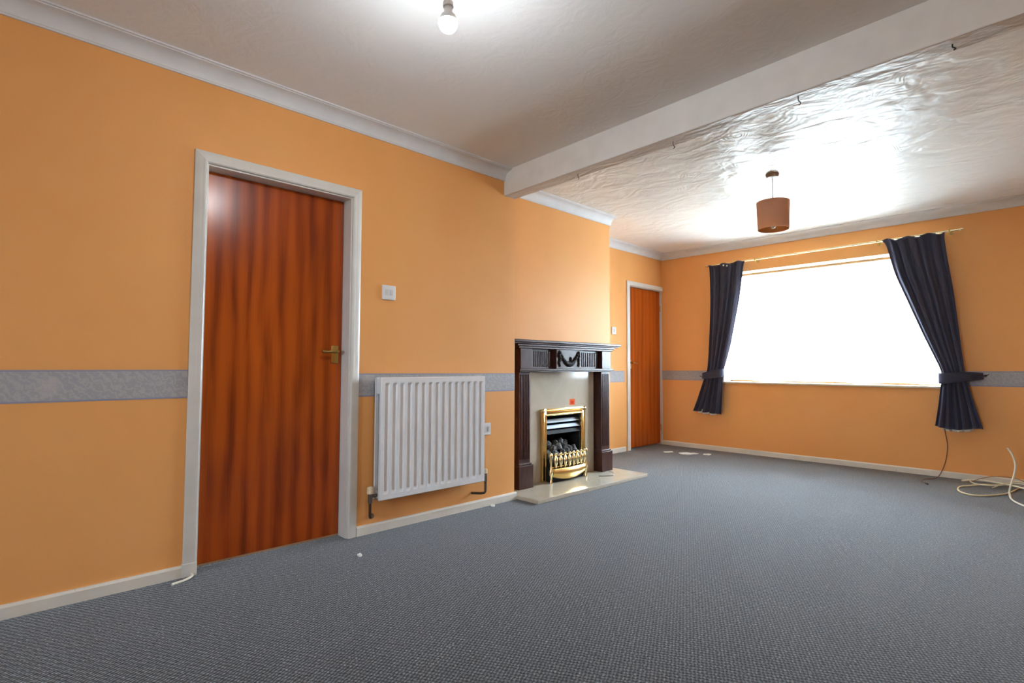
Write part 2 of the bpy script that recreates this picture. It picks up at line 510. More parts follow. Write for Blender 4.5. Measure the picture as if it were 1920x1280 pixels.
# far wall with window
def holed(x0, x1, y0, y1, hx0, hx1, hz0, hz1):
    b = MB()
    b.box(x0, hx0, y0, y1, 0, ZC); b.box(hx1, x1, y0, y1, 0, ZC)
    b.box(hx0, hx1, y0, y1, 0, hz0); b.box(hx0, hx1, y0, y1, hz1, ZC)
    return b
w_far = struct(holed(XA - 0.25, XR, LY, LY + WT, WX0, WX1, WZ0, WZ1).build('wall_far', M_WALL, base=False), 'orange end wall around the bright curtained window', 'wall')
struct(holed(-0.3, XR, YN - WT, YN, RX0, RX1, RZ0, RZ1).build('wall_back', M_WALL, base=False), 'orange wall behind the viewpoint with a second window', 'wall')
b = MB(); b.box(XR, XR + WT, YN - WT, LY + WT, 0, ZC)
struct(b.build('wall_right', M_WALL, base=False), 'plain orange wall on the right outside the view', 'wall')

# wallpaper border strips (children of their walls)
def border(par, a0, a1, z0, z1, axis, face, zs=None):
    b = MB(); t = 0.0012
    z0b, z1b = zs if zs else (z0, z1)
    e = 0.007
    def strip(lo, hi, mi, tt):
        b.mi = mi
        q = []
        for (a, zz0, zz1) in ((a0, lo[0], hi[0]), (a1, lo[1], hi[1])):
            if axis == 'y': q.append([(face, a, zz0), (face + tt, a, zz0), (face + tt, a, zz1), (face, a, zz1)])
            else: q.append([(a, face, zz0), (a, face - tt, zz0), (a, face - tt, zz1), (a, face, zz1)])
        b.prism(q)
    strip((z0, z0b), (z1, z1b), 0, t)
    strip((z0, z0b), (z0 + e, z0b + e), 1, t * 1.4)
    strip((z1 - e, z1b - e), (z1, z1b), 1, t * 1.4)
    o = b.build('wallpaper_border', [M_BORDER, M_BORDER_EDGE], par)
    o['label'] = 'grey-blue patterned wallpaper border strip'
    return o
border(w_left, YN, 0.703, 0.833, 0.967, 'y', 0, (0.838, 0.972))
border(w_left, 1.597, B0, 0.811, 0.949, 'y', 0, (0.813, 0.943))
border(w_al, B1, 5.487, 0.820, 0.950, 'y', XA)
border(w_far, XA, WX0 - 0.002, 0.836, 0.949, 'x', LY, (0.832, 0.956))
border(w_far, WX1 + 0.002, XR, 0.835, 0.965, 'x', LY, (0.845, 0.988))

# skirting
SH, ST = 0.055, 0.016
def skirt(name, axis, face, a0, a1, sgn, label):
    prof = [(0, 0), (ST, 0), (ST, SH - 0.010), (ST - 0.006, SH), (0, SH)]
    if axis == 'y': rings = [[(face + sgn * u, a, z) for u, z in prof] for a in (a0, a1)]
    else: rings = [[(a, face + sgn * u, z) for u, z in prof] for a in (a0, a1)]
    struct(MB().prism(rings).build(name, M_SKIRT), label, 'skirting')
skirt('baseboard_left', 'y', 0, YN, 0.706, 1, 'cream skirting board left of the near door')
skirt('baseboard_left', 'y', 0, 1.595, 2.905, 1, 'scuffed cream skirting board under the radiator')
skirt('baseboard_alcove', 'y', XA, B1, 5.488, 1, 'short cream skirting board between fireplace and far door')
skirt('baseboard_far', 'x', LY, XA, XR, -1, 'cream skirting board below the window')
skirt('baseboard_right', 'y', XR, YN, LY - ST, -1, 'cream skirting board along the unseen right wall')

# coving
def cove_profile():
    p = [(0, 0.078), (0.009, 0.078), (0.011, 0.070)]
    for k in range(0, 9):
        t = k / 8 * PI / 2
        p.append((0.078 - 0.064 * math.cos(t), 0.070 - 0.058 * math.sin(t)))
    p += [(0.080, 0.008), (0.090, 0.008), (0.090, 0), (0, 0)]
    return p
CP = cove_profile()
def coving(n, axis, face, a0, a1, sgn, label, m0=0, m1=0):
    rings = []
    for a, mm in ((a0, m0), (a1, m1)):
        if axis == 'y': rings.append([(face + sgn * u, a + mm * u, ZC - d) for u, d in CP])
        else: rings.append([(a + mm * u, face + sgn * u, ZC - d) for u, d in CP])
    struct(MB().prism(rings).build('trim_%d' % n, M_COVE, smooth=35), label, 'coving')
coving(1, 'y', 0, YN, 2.79, 1, 'white coving along the left wall before the beam', 1)
coving(2, 'y', XB, 2.88, B1 + 0.012, 1, 'short white coving on the chimney breast')
coving(3, 'y', XA, B1, LY, 1, 'white coving in the alcove above the far door', 0, -1)
coving(4, 'x', LY, XA, XR, -1, 'white coving above the window', 1, -1)
coving(5, 'y', XR, 2.9, LY, -1, 'white coving on the unseen right wall', 0, -1)

# boxed beam, very slightly out of square
def beam():
    b = MB()
    def yf(x): return 2.775 - 0.040 * x
    def yb(x): return 2.893 - 0.040 * x
    z0 = 2.281; r = 0.006
    xs = (0.0, XR)
    rings = []
    for x in xs:
        rings.append([(x, yf(x), ZC), (x, yf(x), z0 + r), (x, yf(x) + r * 0.3, z0 + r * 0.3), (x, yf(x) + r, z0), (x, yb(x) - r, z0), (x, yb(x), z0 + r), (x, yb(x), ZC)])
    b.prism(rings)
    bm = b.bm
    bm.faces.ensure_lookup_table()
    for f in bm.faces:
        if abs(f.normal.z) < 0.1: pass
        f.normal_update()
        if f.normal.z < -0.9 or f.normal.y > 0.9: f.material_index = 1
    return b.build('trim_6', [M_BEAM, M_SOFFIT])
struct(beam(), 'white boxed ceiling beam crossing the room', 'beam')

# ------------------------------------------------------------------ doors
def lever_handle(par, xf, y, z, sgn, scale=1.0):
    pl = MB(); pl.bbox(xf, xf + 0.006, y - 0.022, y + 0.022, z - 0.052, z + 0.052, 0.003)
    pl.cyl((xf + 0.004, y, z - 0.026), (xf + 0.008, y, z - 0.026), 0.007)
    o = pl.build('handle_plate', M_BRASSD, par, smooth=40)
    o['label'] = 'aged brass handle plate'
    lv = MB()
    lv.cyl((xf + 0.005, y, z + 0.018), (xf + 0.045, y, z + 0.018), 0.009)
    lv.tube(bez([(xf + 0.043, y + 0.004 * -sgn, z + 0.018), (xf + 0.047, y + sgn * 0.03, z + 0.017), (xf + 0.045, y + sgn * 0.065, z + 0.014), (xf + 0.043, y + sgn * 0.095, z + 0.016)], 5), 0.008, 8)
    lv.build('lever', M_BRASSD, o, smooth=40)

d1 = thing('door_1', (0, 1.15, 0), 'glossy red-brown flush door in a cream frame beside the radiator', 'door', kind='structure')
b = MB(); b.bbox(-0.128, -0.088, 0.768, 1.529, 0.012, 1.980, 0.0015, 1)
b.build('leaf', M_DOOR1, d1)
b = MB(); b.box(-0.126, -0.090, 0.770, 1.527, 0.002, 0.012)
b.build('leaf_bottom_edge', M_DOOREDGE, d1)
# frame lining with stop
b = MB()
b.box(-0.30, 0.0, D0, 0.767, 0, DZ); b.box(-0.30, 0.0, 1.531, D1, 0, DZ); b.box(-0.30, 0.0, 0.767, 1.531, 1.982, DZ)
b.build('lining', M_GLOSS, d1)
b = MB()
b.box(-0.155, -0.129, 0.767, 0.782, 0, 1.982); b.box(-0.155, -0.129, 1.516, 1.531, 0, 1.982); b.box(-0.155, -0.129, 0.767, 1.531, 1.967, 1.982)
b.build('door_stop', M_GLOSS, d1)
def arch(par, axis_pts, W, T=0.018, flip=1):
    # moulded architrave member: axis_pts two (y,z) inner-edge points and outward dirs
    prof = [(0, 0), (0, T * 0.75), (0.006, T), (W * 0.35, T), (W * 0.45, T * 0.86), (W * 0.85, T * 0.80), (W, T * 0.55), (W, 0)]
    rings = []
    for (x, y, z, dy, dz) in axis_pts:
        rings.append([(x + t, y + dy * w, z + dz * w) for w, t in prof])
    return MB().prism(rings).build('architrave', M_GLOSS, par, smooth=30)
W = 0.056
yi0, yi1, zi = 0.760, 1.538, 1.990
arch(d1, [(0, yi0, 0.062, -1, 0), (0, yi0, zi, -1, 1)], W)
arch(d1, [(0, yi0, zi, -1, 1), (0, yi1, zi, 1, 1)], W)
arch(d1, [(0, yi1, zi, 1, 1), (0, yi1, 0.0, 1, 0)], W)
b = MB(); b.bbox(0, 0.022, 0.700, 0.762, 0, 0.062, 0.002); b.build('plinth_block', M_GLOSS, d1)
lever_handle(d1, -0.088, 1.486, 1.060, -1)

d2 = thing('door_2', (XA, 5.96, 0), 'narrow-looking red-brown flush door in the alcove beside the window wall', 'door', kind='structure')
b = MB(); b.bbox(XA - 0.068, XA - 0.028, 5.602, 6.338, 0.016, 1.980, 0.0015, 1)
b.build('leaf', M_DOOR2, d2)
b = MB(); b.box(XA - 0.10, XA, E0, 5.600, 0, EZ); b.box(XA - 0.10, XA, 6.340, LY, 0, EZ); b.box(XA - 0.10, XA, 5.600, 6.340, 1.983, EZ)
b.build('lining', M_GLOSS, d2)
arch(d2, [(XA, 5.592, 0.0, -1, 0), (XA, 5.592, 1.986, -1, 1)], 0.056, 0.018)
arch(d2, [(XA, 5.592, 1.986, -1, 1), (XA, 6.346, 1.986, 0, 1)], 0.056, 0.018)
lever_handle(d2, XA - 0.028, 5.650, 1.030, 1)
for hz in (0.22, 1.76):
    b = MB(); b.cyl((XA - 0.020, 6.339, hz - 0.04), (XA - 0.020, 6.339, hz + 0.04), 0.006, n=8)
    b.build('hinge', M_BRASSD, d2, smooth=40)

# ------------------------------------------------------------------ far window
FY = LY + 0.185
def window(name, x0, x1, z0, z1, yf, depth, sgn, label, cy):
    w = thing(name, ((x0 + x1) / 2, cy, z0), label, 'window', kind='structure')
    lo, hi = sorted((yf, yf + sgn * 0.055)); e = 0.036
    for (a0, a1, c0, c1, nm) in ((x0, x0 + e, z0, z1, 'frame_stile'), (x1 - e, x1, z0, z1, 'frame_stile'), (x0 + e, x1 - e, z0, z0 + e, 'frame_rail'), (x0 + e, x1 - e, z1 - e, z1, 'frame_rail')):
        MB().bbox(a0, a1, lo, hi, c0, c1, 0.004).build(nm, M_TIMBER, w)
    MB().box(x0 + e - 0.005, x1 - e + 0.005, yf + sgn * 0.025, yf + sgn * 0.030, z0 + e - 0.005, z1 - e + 0.005).build('pane', M_GLASS, w)
    return w
w1 = window('window_1', WX0, WX1, WZ0, WZ1, FY, 0.2, 1, 'bright timber-framed window between the navy curtains', LY)
b = MB(); t = 0.004
b.box(WX0, WX0 + t, LY, FY, WZ0, WZ1); b.box(WX1 - t, WX1, LY, FY, WZ0, WZ1); b.box(WX0 + t, WX1 - t, LY, FY, WZ1 - t, WZ1)
b.build('reveal', M_SILL, w1)
MB().bbox(WX0 - 0.012, WX1 + 0.012, LY - 0.022, FY, WZ0 - 0.006, WZ0 + 0.014, 0.004).build('sill', M_SILL, w1)
w2 = window('window_2', RX0, RX1, RZ0, RZ1, YN - 0.18, 0.2, -1, 'window in the wall behind the viewpoint', YN)
MB().bbox(RX0, RX1, YN - 0.18, YN + 0.02, RZ0 - 0.006, RZ0 + 0.012, 0.004).build('sill', M_SILL, w2)

# net curtain in front of the pane
b = MB()
def net(u, v):
    x = WX0 + 0.012 + u * (WX1 - WX0 - 0.024)
    z0 = WZ0 + 0.028 + 0.010 * math.sin(u * 21) * math.sin(u * 5 + 1)
    z1 = WZ1 - 0.030 + 0.003 * math.sin(u * 60)
    y = FY - 0.022 + 0.007 * math.sin(u * 2 * PI * 26 + 1.3 * math.sin(u * 9)) * (1 - 0.5 * v)
    return (x, y, z0 + (z1 - z0) * v)
b.grid(260, 6, net)
o = b.build('net_curtain', M_NET, smooth=180)
tag(o, 'thin white net curtain glowing across the window', 'net curtain')
wire = MB(); wire.cyl((WX0 + 0.004, FY - 0.022, WZ1 - 0.031), (WX1 - 0.004, FY - 0.022, WZ1 - 0.031), 0.0025, n=6)
wire.build('hanging_wire', M_CORD, o)

# curtain pole
RY = LY - 0.085
rod = thing('curtain_pole', (1.1, RY, 2.235), 'thin brass curtain pole above the window', 'curtain pole')
P0, P1 = (-0.085, RY, 2.222), (2.285, RY, 2.246)
b = MB(); b.cyl(P0, P1, 0.010, n=12); b.build('pole', M_BRASSP, rod, smooth=40)
def polez(x): return 2.222 + (x + 0.085) / 2.37 * 0.024
for x, s in ((-0.085, -1), (2.285, 1)):
    b = MB(); b.lathe((x, RY, polez(x)), [(0.010, 0), (0.013, s * 0.004), (0.013, s * 0.02), (0.009, s * 0.03), (0.0, s * 0.032)], 12, 'X')
    b.build('finial', M_BRASSP, rod, smooth=40)
for x in (0.475, 1.655, 2.215):
    b = MB(); z = polez(x)
    b.lathe((x, LY, z - 0.012), [(0.0, -0.008), (0.018, -0.008), (0.018, -0.0005), (0.0, -0.0005)], 12, 'Y')
    b.tube(bez([(x, LY - 0.004, z - 0.014), (x, RY + 0.03, z - 0.02), (x, RY, z - 0.014)], 4), 0.005, 8)
    b.lathe((x - 0.006, RY, z), [(0.015, 0), (0.015, 0.012)], 12, 'X')
    b.build('bracket', M_BRASSD, rod, smooth=40)

# curtains
def interp(tab, z):
    for a, c in zip(tab, tab[1:]):
        if c[0] <= z <= a[0]:
            t = (a[0] - z) / (a[0] - c[0]); t2 = t
            return [a[i] + (c[i] - a[i]) * t2 for i in range(len(a))]
    return list(tab[0] if z > tab[0][0] else tab[-1])
def smooth_tab(tab):
    pts = bez([(a[0], a[1], a[2]) for a in tab], 8)
    am = lambda z: interp([(a[0], a[3]) for a in tab], z)[1]
    return [(p.x, p.y, p.z, am(p.x)) for p in pts]
def curtain(label, tab, nf, ph, hem, ruffle, side):
    tab = smooth_tab(tab)
    zt, zb = tab[0][0], tab[-1][0]
    base = thing('curtain', ((tab[0][1] + tab[0][2]) / 2, RY - 0.02, zb), label, 'curtain', 'navy curtains at the window')
    def surf(off, dz, shrink=0.0):
        def f(u, v):
            z = zt + (zb - zt) * v
            _, xl, xr, A = interp(tab, z)
            xl += shrink; xr -= shrink
            uu = u + 0.018 * math.sin(u * 2 * PI * 3 + ph) + 0.012 * math.sin(v * 5 + u * 9)
            fold = math.cos(2 * PI * nf * uu + ph) + 0.22 * math.cos(2 * PI * nf * 2.3 * uu + ph * 2 + v * 1.5)
            x = xl + (xr - xl) * u + 0.25 * A * math.sin(2 * PI * nf * uu + ph) * math.sin(PI * u)
            y = RY - 0.024 - A * fold + off
            zz = z + dz * v
            if v > 0.9: zz += hem(u) * (v - 0.9) / 0.1
            if v < 0.05: zz += ruffle(u) * (0.05 - v) / 0.05
            return (x, y, zz)
        return f
    b = MB(); b.grid(110, 70, surf(0, 0))
    cl = b.build('cloth', M_NAVY, base, smooth=180, solid=0.003)
    def lf(u, v):
        return surf(0.014, -0.020, 0.0)(0.15 + 0.65 * u, 0.97 + 0.03 * v)
    b = MB(); b.grid(70, 12, lf)
    o = b.build('lining', M_LINING, base, smooth=180, solid=0.001); o['label'] = 'pale lining showing at the hem'
    return base
tabL = [(2.228, -0.075, 0.365, 0.010), (2.17, -0.055, 0.345, 0.014), (1.80, -0.050, 0.290, 0.020), (1.30, -0.072, 0.186, 0.018), (1.02, -0.092, 0.112, 0.014), (0.93, -0.112, 0.086, 0.012), (0.86, -0.140, 0.084, 0.014), (0.62, -0.222, 0.070, 0.020), (0.445, -0.282, 0.058, 0.024)]
tabR = [(2.238, 1.695, 2.186, 0.010), (2.17, 1.735, 2.180, 0.014), (1.915, 1.790, 2.206, 0.020), (1.652, 1.878, 2.234, 0.020), (1.30, 2.000, 2.262, 0.018), (1.00, 2.112, 2.288, 0.013), (0.90, 2.128, 2.300, 0.012), (0.82, 2.114, 2.318, 0.014), (0.64, 2.092, 2.360, 0.020), (0.458, 2.066, 2.402, 0.024)]
cL = curtain('navy curtain tied back at the window side nearest the far door', tabL, 4.5, 0.6, lambda u: 0.022 * (1 - u) - 0.004 * math.sin(u * 20), lambda u: 0.010 * math.sin(u * 16 + 1.2) - 0.012 * (1 - u), -1)
cR = curtain('wide navy curtain tied back at the window side above the cable', tabR, 5.5, 2.1, lambda u: 0.012 - 0.022 * math.sin(PI * min(1, u * 1.2)), lambda u: 0.012 * math.sin(u * 19), 1)
for gx, gz in ((0.130, 2.196), (0.172, 2.186)):
    b = MB(); b.ball((gx, RY - 0.058, gz), 0.010, (1, 0.7, 1.1)); b.build('hook_glider', M_PLAST, cL, smooth=180)

def tieback(par, path, hs, label):
    pts = bez(path, 6); n = len(pts)
    hh = [interp([(-i, h) for i, h in enumerate(hs)], -k / (n - 1) * (len(hs) - 1))[1] for k in range(n)]
    b = MB()
    def f(u, v):
        k = int(round(u * (n - 1)))
        p = pts[k]
        return (p.x, p.y, p.z + (v - 0.5) * hh[k])
    b.grid(n - 1, 4, f)
    o = b.build('tieback', M_NAVY, par, smooth=180, solid=0.005)
    o['label'] = label
    return o
tb = tieback(cR, [(2.405, LY - 0.03, 0.928), (2.34, RY - 0.040, 0.925), (2.24, RY - 0.075, 0.915), (2.15, RY - 0.072, 0.905), (2.105, RY - 0.03, 0.905), (2.125, RY + 0.022, 0.91), (2.24, RY + 0.030, 0.918), (2.34, RY + 0.040, 0.925), (2.400, LY - 0.028, 0.928)], [0.055, 0.075, 0.092, 0.100, 0.095, 0.085, 0.075, 0.065, 0.055], 'navy band gathering the curtain to a wall hook')
tb = tieback(cL, [(-0.190, LY - 0.03, 0.885), (-0.155, RY - 0.040, 0.892), (-0.06, RY - 0.072, 0.905), (0.05, RY - 0.070, 0.925), (0.095, RY - 0.028, 0.930), (0.075, RY + 0.022, 0.925), (-0.03, RY + 0.030, 0.91), (-0.13, RY + 0.035, 0.895), (-0.185, LY - 0.028, 0.885)], [0.05, 0.070, 0.090, 0.100, 0.100, 0.085, 0.075, 0.06, 0.05], 'navy band gathering the curtain to a wall hook')
for x, z, s, lab in ((2.418, 0.930, 1, 'dark wall hook holding the tieback of the wide curtain'), (-0.205, 0.882, -1, 'dark wall hook holding the tieback near the far door')):
    b = MB()
    b.lathe((x, LY, z), [(0.0, -0.006), (0.011, -0.006), (0.011, -0.0005), (0.0, -0.0005)], 10, 'Y')
    b.tube(bez([(x, LY - 0.004, z), (x, LY - 0.035, z), (x + s * 0.012, LY - 0.047, z + 0.004), (x + s * 0.026, LY - 0.040, z + 0.012)], 5), 0.004, 8)
    tag(b.build('tieback_hook', M_DARK, smooth=40), lab, 'hook', 'hooks for the curtain tiebacks')

# ------------------------------------------------------------------ radiator
RY0, RY1, RZ0_, RZ1_ = 1.684, 2.500, 0.205, 0.926
rad = thing('radiator', (0.06, 2.09, 0.10), 'white ribbed double panel radiator between near door and fireplace', 'radiator')
NG = 15
def panel(xo, depth, name, face):
    b = MB()
    ys = []
    pitch = (RY1 - RY0 - 0.03) / NG
    # profile samples
    prof = [(RY0, -0.006), (RY0 + 0.004, 0)]
    for i in range(NG):
        c = RY0 + 0.015 + pitch * (i + 0.5)
        h = pitch
        prof += [(c - h * 0.34, 0), (c - h * 0.20, -1), (c + h * 0.20, -1), (c + h * 0.34, 0)]
    prof += [(RY1 - 0.004, 0), (RY1, -0.006)]
    zs = [(RZ0_, 0, -0.008), (RZ0_ + 0.005, 0, 0), (RZ0_ + 0.034, 0, 0), (RZ0_ + 0.052, 1, 0), (RZ1_ - 0.048, 1, 0), (RZ1_ - 0.032, 0, 0), (RZ1_ - 0.005, 0, 0), (RZ1_, 0, -0.008)]
    front = []
    for z, g, e in zs:
        row = []
        for y, d in prof:
            dd = d if -0.5 < d <= 0 else d * g * depth
            row.append((xo + face * (dd + e), y, z))
        front.append(row)
    n = len(prof); V = [[b.bm.verts.new(p) for p in r] for r in front]
    for j in range(len(V) - 1):
        for i in range(n - 1): b.bm.faces.new((V[j][i], V[j][i + 1], V[j + 1][i + 1], V[j + 1][i]))
    xb = xo - face * 0.020
    b.box(min(xb, xb + face * 0.004), max(xb, xb + face * 0.004), RY0 + 0.002, RY1 - 0.002, RZ0_ + 0.003, RZ1_ - 0.003)
    # rim
    lo, hi = sorted((xb, xo - face * 0.006))
    b.box(lo, hi, RY0, RY0 + 0.003, RZ0_, RZ1_); b.box(lo, hi, RY1 - 0.003, RY1, RZ0_, RZ1_)
    lo, hi = sorted((xb, xo - face * 0.008))
    b.box(lo, hi, RY0, RY1, RZ0_, RZ0_ + 0.003); b.box(lo, hi, RY0, RY1, RZ1_ - 0.003, RZ1_)
    return b.build(name, M_RAD, rad, smooth=None)
panel(0.112, 0.009, 'front_panel', 1)
panel(0.034, 0.006, 'back_panel', -1)
for (y, z) in ((RY0 + 0.025, RZ1_ - 0.055), (RY1 - 0.025, RZ1_ - 0.055), (RY0 + 0.025, RZ0_ + 0.03), (RY1 - 0.025, RZ0_ + 0.03)):
    b = MB(); b.bbox(0.050, 0.094, y - 0.018, y + 0.018, z - 0.045 if z > 0.5 else z - 0.02, z + 0.05 if z > 0.5 else z + 0.02, 0.004)
    b.build('connector', M_RAD, rad)
for y, nm in ((1.86, 'wall_bracket'), (2.32, 'wall_bracket')):
    b = MB(); b.box(0.001, 0.034, y - 0.012, y + 0.012, 0.45, 0.80); b.build(nm, M_RAD, rad)
# valves and pipes
va = MB()
va.cyl((0.072, 1.686, 0.235), (0.072, 1.640, 0.235), 0.010, n=10); va.cyl((0.072, 1.645, 0.195), (0.072, 1.645, 0.250), 0.013, n=12)
vo = va.build('valve', M_CHROME, rad, smooth=40)
MB().lathe((0.072, 1.645, 0.250), [(0.0, 0.0), (0.019, 0), (0.020, 0.006), (0.018, 0.034), (0.012, 0.040), (0, 0.040)], 14).build('valve_cap', M_SILL, vo, smooth=40)
va = MB()
va.cyl((0.072, 2.498, 0.235), (0.072, 2.545, 0.235), 0.010, n=10); va.cyl((0.072, 2.540, 0.195), (0.072, 2.540, 0.250), 0.013, n=12)
vo = va.build('valve', M_CHROME, rad, smooth=40)
MB().lathe((0.072, 2.540, 0.250), [(0.0, 0.0), (0.013, 0), (0.014, 0.006), (0.012, 0.030), (0, 0.034)], 14).build('valve_cap', M_SILL, vo, smooth=40)
MB().tube([(0.072, 1.645, 0.20), (0.072, 1.645, 0.125), (0.070, 1.648, 0.113), (0.060, 1.660, 0.108), (0.045, 1.68, 0.107), (0.003, 1.70, 0.107)], 0.0085, 10).build('pipe', M_COPPER, rad, smooth=50)
MB().tube([(0.072, 2.540, 0.20), (0.072, 2.540, 0.125), (0.068, 2.532, 0.115), (0.055, 2.515, 0.113), (0.003, 2.47, 0.113)], 0.0085, 10).build('pipe', M_COPPER, rad, smooth=50)

# ------------------------------------------------------------------ switches and socket
def plate(name, face, y, z, w, h, label, cat, rockers):
    t = thing(name, (face, y, z), label, cat)
    MB().bbox(face + 0.0005, face + 0.010, y - w / 2, y + w / 2, z - h / 2, z + h / 2, 0.003).build('plate', M_PLAST, t)
    for ry in rockers:
        MB().bbox(face + 0.008, face + 0.013, y + ry - 0.009, y + ry + 0.009, z - 0.017, z + 0.017, 0.0015).build('rocker', M_PLASTG, t)
    return t
plate('light_switch', 0, 1.789, 1.449, 0.094, 0.090, 'white two-rocker light switch above the radiator', 'light switch', (-0.016, 0.016))
s = plate('wall_socket', 0, 2.601, 0.546, 0.086, 0.086, 'small white socket plate between radiator and fireplace', 'socket', (0.022,))
plate('light_switch', XA, 5.268, 1.420, 0.086, 0.086, 'white light switch in the alcove beside the far door', 'light switch', (0.0,))

# ------------------------------------------------------------------ fireplace
HT = 0.030
hearth = tag(MB().bbox(XB + 0.001, 0.235, 2.905, 4.362, 0, HT, 0.004).build('hearth', M_MARBLE), 'polished cream marble hearth slab on the carpet', 'hearth')
# marble back panel with fire opening
b = MB()
x0, x1 = XB + 0.001, XB + 0.021
b.box(x0, x1, 3.192, HY0, HT, 0.949); b.box(x0, x1, HY1, 4.108, HT, 0.949); b.box(x0, x1, HY0, HY1, HZ, 0.949)
tag(b.build('marble_panel', M_MARBLE), 'cream marble panel inside the dark wooden fire surround', 'marble panel')

sur = thing('fire_surround', (XB, 3.65, HT), 'dark mahogany fire surround with mantel shelf and carved swag', 'fireplace')
XF = -0.105
def moulded(name, levels, par=None, mat=M_MAHO, bev=0.003):
    b = MB()
    for (xa, xb_, y0, y1, z0, z1) in levels: b.bbox(xa, xb_, y0, y1, z0, z1, bev)
    return b.build(name, mat, par or sur)
XS = XB + 0.002
moulded('mantel_shelf', [(XS, -0.045, 2.940, 4.365, 1.188, 1.210), (XS, -0.060, 2.955, 4.350, 1.176, 1.190)], bev=0.005)
moulded('cornice', [(XS, -0.072, 3.000, 4.300, 1.158, 1.177), (XS, -0.082, 3.022, 4.278, 1.140, 1.159)], bev=0.004)
moulded('frieze_board', [(XS, -0.128, 3.045, 4.255, 0.975, 1.141)])
moulded('lower_moulding', [(XS, -0.068, 3.020, 4.280, 0.962, 0.978), (XS, -0.084, 3.034, 4.266, 0.950, 0.963)])
for (y0, y1) in ((3.045, 3.180), (4.118, 4.252)):
    moulded('frieze_block', [(-0.129, -0.088, y0, y1, 0.977, 1.141)])
cb = moulded('centre_block', [(-0.129, -0.088, 3.475, 3.812, 0.977, 1.141)])
for (y0, y1) in ((3.205, 3.455), (3.832, 4.100)):
    b = MB(); n = 10
    for k in range(n):
        c = y0 + (k + 0.5) / n * (y1 - y0)
        b.bbox(-0.130, -0.120, c - 0.0075, c + 0.0075, 0.995, 1.122, 0.003)
    b.build('fluting', M_MAHO, sur)
# carved swag on the centre block
sw = MB()
yc = 3.6435
for k in range(15):
    t = k / 14 * 2 - 1
    y = yc + t * 0.110; z = 1.016 + 0.080 * t * t
    r = 0.025 - 0.009 * abs(t)
    sw.ball((-0.085, y, z), r, (0.7, 1.0, 1.15), 1, Matrix.Rotation(t * 0.8 + k, 3, 'X'))
for s in (-1, 1):
    for k in range(6):
        sw.ball((-0.085, yc + s * (0.128 + 0.004 * math.sin(k * 2)), 1.112 - k * 0.021), 0.020 - 0.0014 * k, (0.7, 1, 1.2), 1)
    sw.tube(bez([(-0.084, yc + s * 0.110, 1.085), (-0.080, yc + s * 0.118, 1.118), (-0.082, yc + s * 0.140, 1.110), (-0.084, yc + s * 0.126, 1.085)], 4), 0.005, 6)
sw.ball((-0.083, yc + 0.018, 1.060), 0.016, (0.6, 0.8, 1.5), 1)
so = sw.build('swag_carving', M_CARVE, cb, smooth=60); so['label'] = 'dark carved garland'
for (y0, y1) in ((3.045, 3.175), (4.125, 4.255)):
    lg = moulded('leg', [(XS, XF, y0, y1, 0.225, 0.951)])
    b = MB()
    for k in range(6):
        c = y0 + 0.020 + k * 0.018
        b.bbox(XF - 0.002, XF + 0.005, c - 0.005, c + 0.005, 0.26, 0.93, 0.0025)
    b.build('fluting', M_MAHO, lg)
    pb = MB(); pb.bbox(XS, -0.083, y0 - 0.016, y1 + 0.016, HT, 0.212, 0.003); pb.bbox(XS, -0.094, y0 - 0.008, y1 + 0.008, 0.210, 0.228, 0.005)
    pb.build('plinth', M_MAHO, lg)

# gas fire
gf = thing('gas_fire', (XB, 3.67, HT), 'brass framed gas fire with coals set in the marble panel', 'gas fire')
x0, x1 = XB + 0.0215, XB + 0.052
FY0, FY1, FZ = 3.372, 3.958, 0.636
fr = MB()
def fmember(y0, y1, z0, z1):
    fr.bbox(x0, x1 - 0.010, y0, y1, z0, z1, 0.004)
fmember(FY0, FY0 + 0.060, HT, FZ); fmember(FY1 - 0.060, FY1, HT, FZ); fmember(FY0 + 0.055, FY1 - 0.055, FZ - 0.060, FZ)
fr.build('frame', M_BRASS, gf, smooth=40)
for (p0, p1) in (((x1 - 0.012, FY0 + 0.013, HT), (x1 - 0.012, FY0 + 0.013, FZ - 0.02)), ((x1 - 0.012, FY1 - 0.013, HT), (x1 - 0.012, FY1 - 0.013, FZ - 0.02)), ((x1 - 0.012, FY0 + 0.02, FZ - 0.013), (x1 - 0.012, FY1 - 0.02, FZ - 0.013)),
                 ((x1 - 0.012, FY0 + 0.05, FZ - 0.052), (x1 - 0.012, FY1 - 0.05, FZ - 0.052)), ((x1 - 0.012, FY0 + 0.053, HT), (x1 - 0.012, FY0 + 0.053, FZ - 0.05)), ((x1 - 0.012, FY1 - 0.053, HT), (x1 - 0.012, FY1 - 0.053, FZ - 0.05))):
    MB().cyl(p0, p1, 0.009, n=10).build('bead', M_BRASS, gf, smooth=40)
for y in (FY0 + 0.016, FY1 - 0.016):
    MB().ball((x1 - 0.008, y, FZ - 0.016), 0.019, (0.8, 1, 1), 2).build('corner_knob', M_BRASSP, gf, smooth=180)
b = MB()
xi = XB - 0.28
b.box(xi, xi + 0.005, HY0 + 0.004, HY1 - 0.004, HT, HZ - 0.004)
b.box(xi, x0, HY0 + 0.002, HY0 + 0.008, HT, HZ - 0.003); b.box(xi, x0, HY1 - 0.008, HY1 - 0.002, HT, HZ - 0.003)
b.box(xi, x0, HY0 + 0.008, HY1 - 0.008, HZ - 0.009, HZ - 0.003); b.box(xi, x0, HY0 + 0.008, HY1 - 0.008, HT, HT + 0.10)
b.build('firebox', M_BLACK, gf)
